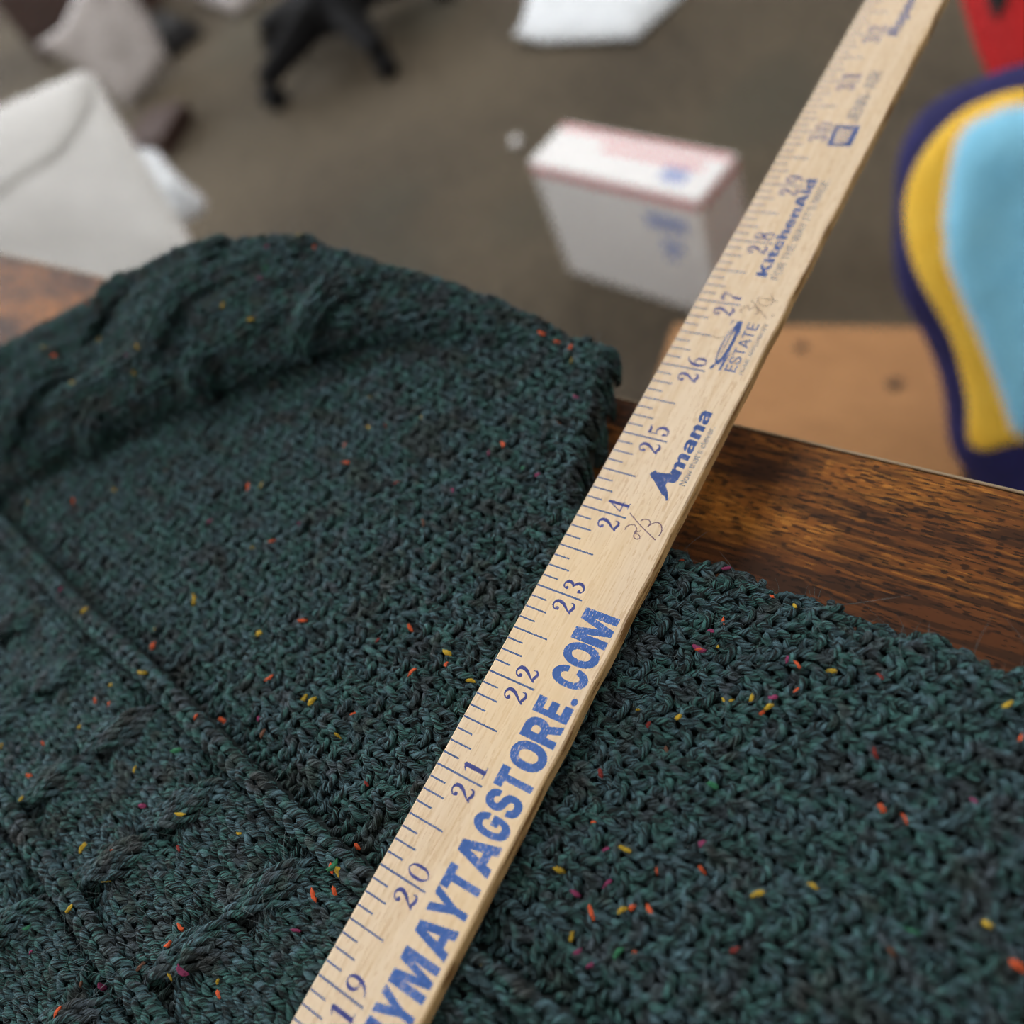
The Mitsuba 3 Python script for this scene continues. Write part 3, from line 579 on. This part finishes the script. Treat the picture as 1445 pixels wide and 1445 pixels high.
# ---------------------------------------------------------------- things on the floor beyond the desk
from scipy.spatial import Delaunay
def unit(v): v = np.array(v, float); return v / np.linalg.norm(v)
def smooth_poly(pts, n=6):
    P = np.array(pts, float); P = np.vstack([P, P[:1]])
    d = np.r_[0, np.cumsum(np.linalg.norm(np.diff(P, axis=0), axis=1) ** 0.5)]
    return Polygon(CubicSpline(d, P, bc_type='periodic')(np.linspace(0, d[-1], n * len(pts) + 1)[:-1]))
def soft_height(pts, poly, thick, soft, power=0.5):
    import shapely
    d = shapely.distance(shapely.points(pts), poly.exterior) * np.where(shapely.contains_xy(poly, pts[:, 0], pts[:, 1]), 1, -1)
    return thick * (1 - (1 - np.clip(d / soft, 0, 1)) ** 2) ** power
def inflate(poly, O, n, thick, soft, step=0.008, back=None, lift=None, wrinkle=0.0, seed=0, flat_back=False, up=(0, 0, 1)):
    """a stuffed or padded flat thing: outline in the plane at O facing n, swelling to its thickness away from the rim"""
    import shapely
    n = unit(n); U = unit(np.cross(up, n)); Vv = np.cross(n, U)
    x0, y0, x1, y1 = poly.bounds
    ring = np.array(poly.exterior.segmentize(step).coords)[:-1]
    gx, gy = np.meshgrid(np.arange(x0, x1, step), np.arange(y0, y1, step)); g = np.stack([gx.ravel(), gy.ravel()], -1)
    inner = poly.buffer(-step * 0.5)
    g = g[shapely.contains_xy(inner, g[:, 0], g[:, 1])]
    pts = np.vstack([ring, g]); tri = Delaunay(pts).simplices
    mid = pts[tri].mean(1); tri = tri[shapely.contains_xy(poly, mid[:, 0], mid[:, 1])]
    a, b, c = pts[tri[:, 0]], pts[tri[:, 1]], pts[tri[:, 2]]
    cr = (b[:, 0] - a[:, 0]) * (c[:, 1] - a[:, 1]) - (b[:, 1] - a[:, 1]) * (c[:, 0] - a[:, 0])
    tri = np.where((cr < 0)[:, None], tri[:, ::-1], tri)
    h = soft_height(pts, poly, thick, soft)
    if wrinkle: h = h + wrinkle * (meshkit.fbm(np.stack([pts[:, 0] * 26, pts[:, 1] * 14, 0 * pts[:, 0] + seed], -1), 3) - 0.5) * np.clip(h / thick, 0, 1)
    if lift is not None: h = h + lift(pts)
    to = lambda p, z: np.array(O) + p[:, :1] * U + p[:, 1:] * Vv + z[:, None] * n
    hb = -h if back is None else np.full(len(pts), 0.0) - back + (0 if lift is None else lift(pts))
    F, Bk = to(pts, h), to(pts, hb)
    m, k = len(pts), len(ring); i = np.arange(k); j = (i + 1) % k
    wall = np.vstack([np.stack([i, i + m, j], 1), np.stack([j, i + m, j + m], 1)])
    return trimesh.Trimesh(np.vstack([F, Bk]), np.vstack([tri, tri[:, ::-1] + m, wall]), process=False)
def box_at(O, u, v, lo, hi, bevel=0.002):
    m = cbox(lo, hi, bevel); R = np.eye(4); R[:3, 0], R[:3, 1], R[:3, 2], R[:3, 3] = [*unit(u), 0], [*unit(v), 0], [0, 0, 1], O
    return m.apply_transform(R)

# white postal carton with red edge stripes
scene['m_white_board'] = plain(rgb(222, 220, 220), 0.5)
scene['m_red_print'] = plain(rgb(206, 150, 152), 0.5)
scene['m_blue_print'] = plain(rgb(140, 152, 192), 0.5)
BO, BU, BV = (-0.800, 0.862, 0), (0.987, -0.160), (0.160, 0.987)
BL, BD, BH = 0.302, 0.092, 0.221
put('postal_carton__body', box_at(BO, BU, BV, (0, 0, 0), (BL, BD, BH), 0.003), 'm_white_board')
e_ = 0.0006
def stripe(key, lo, hi, m='m_red_print', label=None): put(key, box_at(BO, BU, BV, lo, hi, 0), m, label=label)
stripe('postal_carton__red_stripe', (0.004, -e_, BH - 0.020), (BL - 0.004, 0.0005, BH - 0.004), label='red printed edge stripe')
stripe('postal_carton__red_stripe_001', (0.004, BD - 0.016, BH - 0.0005), (BL - 0.004, BD - 0.006, BH + e_))
stripe('postal_carton__red_stripe_002', (BL - 0.0005, 0.004, BH - 0.018), (BL + e_, BD - 0.004, BH - 0.004))
stripe('postal_carton__red_stripe_003', (0.100, BD - 0.042, BH - 0.0005), (BL - 0.03, BD - 0.030, BH + e_))
for q, (lo, hi) in enumerate((((0.205, 0.155), (0.272, 0.178)), ((0.222, 0.118), (0.258, 0.135)), ((0.226, 0.100), (0.246, 0.112)))):
    stripe(num('postal_carton__blue_mark', q), (lo[0], -e_, lo[1]), (hi[0], 0.0005, hi[1]), 'm_blue_print', 'pale blue print')
stripe('postal_carton__blue_mark_003', (0.222, 0.020, BH - 0.0005), (0.262, 0.044, BH + e_), 'm_blue_print', 'pale blue print')
put('postal_carton__tape', box_at(BO, BU, BV, (BL - 0.0005, 0.030, 0.02), (BL + e_, 0.062, BH - 0.02), 0), 'm_white_board')
tag('postal_carton', 'white postal carton with red edge stripes and blue print, standing on the carpet', 'box')
pn = trimesh.creation.icosphere(3, 0.0115); pn.vertices *= 1 + 0.25 * (meshkit.fbm(np.array(pn.vertices) * 180, 2)[:, None] - 0.5)
pn.apply_translation((-1.084, 1.158, 0.0105)); put('paper_ball', pn, 'm_white_board', True, label='tiny crumpled white paper ball on the carpet beside the postal carton', category='paper ball')

# brown carton close behind the desk, with two dark spots
def board_color(p, n, uv): return mix(rgb(158, 110, 66), rgb(176, 126, 78), fbm(p.x * 30, p.y * 60, p.z * 60, 2))
scene['m_cardboard'] = textured(board_color, 0.7)
scene['m_spot'] = plain(rgb(84, 54, 28), 0.7)
KO, KU, KV = (-0.501, 0.695, 0), (0.98, 0.199), (0.199, -0.98)
put('brown_carton__body', box_at(KO, KU, (-KV[0], -KV[1]), (0, -0.30, 0), (0.360, 0, 0.12), 0.003), 'm_cardboard')
for q, (x, y, r) in enumerate(((-0.329, 0.692, 0.008), (-0.209, 0.663, 0.0095))):
    d = trimesh.creation.cylinder(r, 0.0008, sections=20); d.apply_translation((x, y, 0.1204)); put(num('brown_carton__spot', q), d, 'm_spot', True, label='dark round spot')
tag('brown_carton', 'plain brown cardboard box with two dark spots, just behind the desk edge', 'box')

# large stuffed toy: navy with a yellow band around a light blue panel
def cloth_fn(a, b, s):
    def fn(p, n, uv): return mix(a, b, fbm(p.x * s, p.y * s, p.z * s, 3))
    return fn
scene['m_navy'] = textured(cloth_fn(rgb(16, 14, 62), rgb(26, 24, 84), 60), 0.9, sheen=0.1)
scene['m_yellow'] = textured(cloth_fn(rgb(222, 172, 42), rgb(236, 194, 74), 40), 0.9)
scene['m_lightblue'] = textured(cloth_fn(rgb(118, 188, 222), rgb(140, 206, 234), 30), 0.9)
scene['m_trimwhite'] = plain(rgb(190, 196, 196), 0.8)
kk = 1.28
PO = CAM + np.array([-0.1607, 0.6914, -0.7043]) * 0.96; PN = (0.1, -0.796, 0.597)
sc_ = lambda L: [(a * kk, b * kk) for a, b in L]
navy = smooth_poly(sc_([(0.019, 0.145), (0.001, 0.14), (-0.018, 0.133), (-0.036, 0.122), (-0.046, 0.108), (-0.052, 0.087), (-0.05, 0.05), (-0.041, -0.002), (-0.019, -0.038), (0.004, -0.087), (0.017, -0.132), (0.042, -0.164), (0.059, -0.223), (0.118, -0.262), (0.18, -0.245), (0.188, -0.138), (0.145, 0.051), (0.101, 0.119), (0.059, 0.14)]))
yel = smooth_poly(sc_([(0.022, 0.129), (0.004, 0.125), (-0.011, 0.118), (-0.029, 0.098), (-0.039, 0.075), (-0.041, 0.055), (-0.035, 0.03), (-0.022, 0.004), (0.003, -0.034), (0.015, -0.063), (0.023, -0.09), (0.029, -0.115), (0.042, -0.116), (0.062, -0.106), (0.113, -0.101), (0.127, -0.004), (0.111, 0.073), (0.071, 0.117)]))
blue = smooth_poly(sc_([(0.024, 0.118), (0.006, 0.113), (-0.006, 0.106), (-0.011, 0.084), (-0.011, 0.055), (-0.008, 0.035), (-0.001, 0.013), (0.02, -0.025), (0.039, -0.061), (0.05, -0.084), (0.057, -0.096), (0.066, -0.098), (0.098, -0.090), (0.111, -0.005), (0.097, 0.064), (0.065, 0.106)]))
hN = lambda pts: soft_height(pts, navy, 0.045, 0.075)
put('stuffed_toy__body', inflate(navy, PO, PN, 0.045, 0.075), 'm_navy', True)
put('stuffed_toy__yellow_band', inflate(yel, PO, PN, 0.004, 0.012, lift=hN, back=0.0, step=0.006), 'm_yellow', True, label='yellow band')
wht = blue.buffer(0.006)
put('stuffed_toy__white_piping', inflate(wht, PO, PN, 0.004, 0.006, lift=lambda p: hN(p) + 0.0025, back=0.0, step=0.006), 'm_trimwhite', True, label='thin white piping')
put('stuffed_toy__blue_panel', inflate(blue, PO, PN, 0.008, 0.03, lift=lambda p: hN(p) + 0.005, back=0.0, step=0.006, wrinkle=0.010, seed=3), 'm_lightblue', True, label='light blue panel')
tag('stuffed_toy', 'large navy stuffed toy with a yellow band around a light blue panel, behind the desk', 'stuffed toy')
scene['m_red'] = textured(cloth_fn(rgb(160, 4, 10), rgb(184, 10, 16), 30), 0.8)
scene['m_black_cloth'] = plain(rgb(16, 14, 16), 0.8)
RO = CAM + np.array([-0.1690, 0.8249, -0.5394]) * 1.3; RN = (0.1, -0.752, 0.652); kk = 1.3
red = smooth_poly(sc_([(-0.046, 0.055), (-0.037, 0.026), (-0.023, -0.004), (-0.008, -0.03), (0.012, -0.08), (0.03, -0.18), (0.06, -0.235), (0.115, -0.235), (0.13, -0.10), (0.12, 0.0), (0.09, 0.051), (0.019, 0.11), (-0.032, 0.097)]))
blk = smooth_poly(sc_([(-0.026, 0.053), (-0.017, 0.027), (-0.008, 0.014), (-0.003, 0.023), (0.003, 0.044), (-0.005, 0.067), (-0.022, 0.069)]))
hR = lambda pts: soft_height(pts, red, 0.05, 0.07)
put('red_cushion__cover', inflate(red, RO, RN, 0.05, 0.07, step=0.01), 'm_red', True)
put('red_cushion__black_patch', inflate(blk, RO, RN, 0.004, 0.01, lift=hR, back=0.0, step=0.006), 'm_black_cloth', True, label='black patch')
tag('red_cushion', 'bright red stuffed cushion with a black patch, behind the navy stuffed toy', 'cushion')

# padded white envelope with a rounded flap, leaning on a carton at the left
scene['m_paper_white'] = textured(cloth_fn(rgb(204, 203, 202), rgb(214, 213, 212), 20), 0.55)
scene['m_plastic_white'] = textured(cloth_fn(rgb(200, 204, 209), rgb(214, 218, 223), 25), 0.35)
EO, EN = (-0.92, 0.352, 0.597), (0.571, -0.218, 0.791)
env = Polygon([(-0.20, 0.147), (-0.008, 0.1), (0.070, 0.083), (0.080, 0.080), (0.086, 0.070), (0.084, 0.059), (0.068, -0.027), (0.051, -0.119), (0.033, -0.191), (-0.08, -0.19), (-0.235, -0.16)])
flap = Polygon([(-0.205, 0.149), (-0.008, 0.101), (0.068, 0.084), (0.078, 0.081), (0.082, 0.072), (0.078, 0.059), (0.068, 0.046), (0.059, 0.038), (0.045, 0.029), (0.028, 0.021), (0.003, 0.0155), (-0.028, 0.015), (-0.071, 0.021), (-0.12, 0.033), (-0.21, 0.055)])
hE = lambda pts: soft_height(pts, env, 0.014, 0.05)
put('padded_envelope__body', inflate(env, EO, EN, 0.014, 0.05, step=0.007, wrinkle=0.006, seed=1), 'm_paper_white', True)
put('padded_envelope__flap', inflate(flap, EO, EN, 0.003, 0.006, step=0.007, lift=lambda p: hE(p) + 0.001, back=0.0), 'm_paper_white', True)
tag('padded_envelope', 'large white padded envelope with a rounded flap, propped up left of the sweater', 'envelope')
CO_, CN_ = (-1.012, 0.472, 0.470), (0.496, -0.234, 0.836)
crm = Polygon([(-0.05, 0.095), (-0.014, 0.087), (0.006, 0.068), (0.019, 0.053), (0.019, 0.026), (0.022, -0.003), (0.028, -0.028), (0.026, -0.043), (0.013, -0.048), (-0.007, -0.043), (-0.032, -0.052), (-0.09, -0.06), (-0.10, 0.06)])
put('plastic_mailer', inflate(crm, CO_, CN_, 0.016, 0.02, step=0.004, wrinkle=0.05, seed=8), 'm_plastic_white', True, label='crumpled white plastic mailer poking out beneath the padded envelope', category='mailer')
scene['m_dark_board'] = textured(cloth_fn(rgb(44, 40, 35), rgb(58, 52, 44), 14), 0.8)
scene['m_redbrown'] = textured(cloth_fn(rgb(44, 25, 19), rgb(58, 34, 25), 14), 0.7)
def carton(key, O, ang, size, mat, label):
    u = (math.cos(ang), math.sin(ang)); v = (-u[1], u[0]); a, b, h = size
    put(key + '__body', box_at(O, u, v, (-a / 2, -b / 2, 0), (a / 2, b / 2, h), 0.004), mat)
    put(key + '__tape', box_at(O, u, v, (-a / 2 + 0.004, -0.025, h - 0.0004), (a / 2 - 0.004, 0.025, h + 0.0006), 0), mat)
    tag(key, label, 'box')
# flat mailer on the floor at the far edge
def mailer(key, corners, h, seed, mat, label, z0=0.0):
    A, B, Cc, D = [np.array(c, float) for c in corners]; n = 40
    u, v = np.meshgrid(np.linspace(0, 1, n), np.linspace(0, 1, n), indexing='ij')
    xy = (1 - u)[..., None] * ((1 - v)[..., None] * A + v[..., None] * D) + u[..., None] * ((1 - v)[..., None] * B + v[..., None] * Cc)
    d = np.minimum(np.minimum(u, 1 - u), np.minimum(v, 1 - v))
    hh_ = h * (1 - (1 - np.clip(d / 0.22, 0, 1)) ** 2) ** 0.6
    hh_ = hh_ + 0.25 * h * (meshkit.fbm(np.stack([xy[..., 0] * 22, xy[..., 1] * 22, 0 * u + seed], -1), 3) - 0.5) * np.clip(d / 0.06, 0.15, 1)
    curl = 0.022 * np.clip(1 - (u + v) / 0.28, 0, 1) ** 2
    top = np.concatenate([xy, (z0 + 0.006 + hh_ + curl + 0.012 * (1 - v))[..., None]], -1).reshape(-1, 3)
    bot = np.concatenate([xy, (z0 + 0.002 + curl + 0.010 * (1 - v) * (1 - np.clip(d / 0.2, 0, 1)))[..., None]], -1).reshape(-1, 3)
    i, j = np.meshgrid(np.arange(n - 1), np.arange(n - 1), indexing='ij')
    q = np.stack([i * n + j, (i + 1) * n + j, (i + 1) * n + j + 1, i * n + j + 1], -1).reshape(-1, 4); f = np.vstack([q[:, [0, 1, 2]], q[:, [0, 2, 3]]])
    rim = np.r_[np.arange(n) * n, (n - 1) * n + np.arange(1, n), (np.arange(n - 2, -1, -1)) * n + n - 1, np.arange(n - 2, 0, -1)]
    r2 = np.roll(rim, -1); m = n * n
    w = np.vstack([np.stack([rim, rim + m, r2], 1), np.stack([r2, rim + m, r2 + m], 1)])
    put(key, trimesh.Trimesh(np.vstack([top, bot]), np.vstack([f, f[:, ::-1] + m, w]), process=False), mat, True, label=label, category='mailer')
mailer('plastic_mailer_001', [(-1.262, 1.462), (-0.975, 1.474), (-0.93, 1.70), (-1.37, 1.70)], 0.030, 2.0, 'm_plastic_white', 'flat white plastic mailer lying on the carpet beyond the postal carton')
GO, GN = (CAM + 1.59 * (np.array([-1.579, 0.808, 0.437]) - CAM)), (0.742, -0.379, 0.553)
gp = Polygon([(-0.092, 0.062), (-0.037, 0.064), (0.045, 0.105), (0.090, 0.085), (0.093, 0.011), (0.079, -0.067), (0.030, -0.085), (-0.026, -0.098), (-0.044, -0.044), (-0.055, -0.004)])
def grey_fn(p, n, uv): return mix(rgb(142, 135, 132), rgb(164, 156, 154), fbm(p.x * 16, p.y * 16, p.z * 16, 3))
scene['m_grey_plastic'] = textured(grey_fn, 0.45)
gp = affinity.scale(gp, 1.59, 1.59, origin=(0, 0))
put('grey_parcel', inflate(gp, GO, GN, 0.03, 0.05, step=0.01, wrinkle=0.022, seed=4), 'm_grey_plastic', True, label='pale grey soft parcel standing on the carpet behind the padded envelope', category='parcel')
carton('stacked_carton', (-0.93, 0.27, 0), -0.35, (0.20, 0.20, 0.44), 'm_white_board', 'white carton under the white padded envelope')
put('redbrown_box', box_at((-2.24, 1.075, 0), (0.9, 0.3), (-0.3, 0.9), (0.0, -0.08, 0), (0.13, 0.08, 0.05), 0.003), 'm_redbrown', label='reddish-brown box on the carpet behind the crumpled white mailer', category='box')  # reddish-brown cardboard box, not wood
mailer('plastic_mailer_002', [(-2.62, 1.70), (-2.36, 1.62), (-2.34, 1.80), (-2.66, 1.92)], 0.05, 5.0, 'm_grey_plastic', 'pinkish grey mailer lying on the carpet at the back, left of the office chair')
carton('dark_carton', (-3.05, 1.60, 0), 0.25, (0.42, 0.26, 0.22), 'm_redbrown', 'dark brown box on the carpet in the far left corner')
mailer('plastic_mailer_003', [(-2.72, 1.48), (-2.50, 1.40), (-2.46, 1.55), (-2.70, 1.63)], 0.05, 6.0, 'm_black_cloth', 'black bag lying on the carpet behind the pale grey parcel')  # a black bag, built with the mailer shape

# office chair, only its five-star base in view
HUB = np.array([-1.807, 1.50]); a0 = math.atan2(1.246 - HUB[1], -1.862 - HUB[0])
def at_hub(z): return np.array([HUB[0], HUB[1], z])
scene['m_black_plastic'] = plain((0.005, 0.005, 0.006), 0.8, specular=0.2)
for q in range(5):
    an = a0 + q * 2 * math.pi / 5; d = np.array([math.cos(an), math.sin(an)]); R = 0.262
    pts = [np.r_[HUB + d * r, z] for r, z in ((0.02, 0.105), (0.10, 0.098), (0.20, 0.080), (R, 0.066))]
    put(num('office_chair__arm', q), tube(pts, np.array([0.055, 0.042, 0.032, 0.024]), 10), 'm_black_plastic', 40)
    wheel = []
    for sgn in (-1, 1):
        c = trimesh.creation.cylinder(0.027, 0.018, sections=24); c.apply_transform(trimesh.geometry.align_vectors([0, 0, 1], [-d[1], d[0], 0]))
        c.apply_translation(np.r_[HUB + d * R + sgn * 0.013 * np.array([-d[1], d[0]]), 0.027]); wheel.append(c)
    wheel.append(tube([np.r_[HUB + d * R, 0.03], np.r_[HUB + d * R, 0.07]], 0.008, 8))
    put(num('office_chair__caster', q), cat(wheel), 'm_black_plastic', 40)
put('office_chair__column', tube([at_hub(0.07), at_hub(0.14), at_hub(0.141), at_hub(0.40)], np.array([0.10, 0.085, 0.03, 0.03]), 20), 'm_black_plastic', 40)
seat = trimesh.creation.icosphere(4, 1.0); sv_ = np.array(seat.vertices); sv_ = np.sign(sv_) * np.abs(sv_) ** 0.7; seat.vertices = sv_ * [0.24, 0.24, 0.045] + at_hub(0.44)
put('office_chair__seat', seat, 'm_black_cloth', True)
tag('office_chair', 'black office chair with a five-star caster base, at the back of the carpet', 'chair')
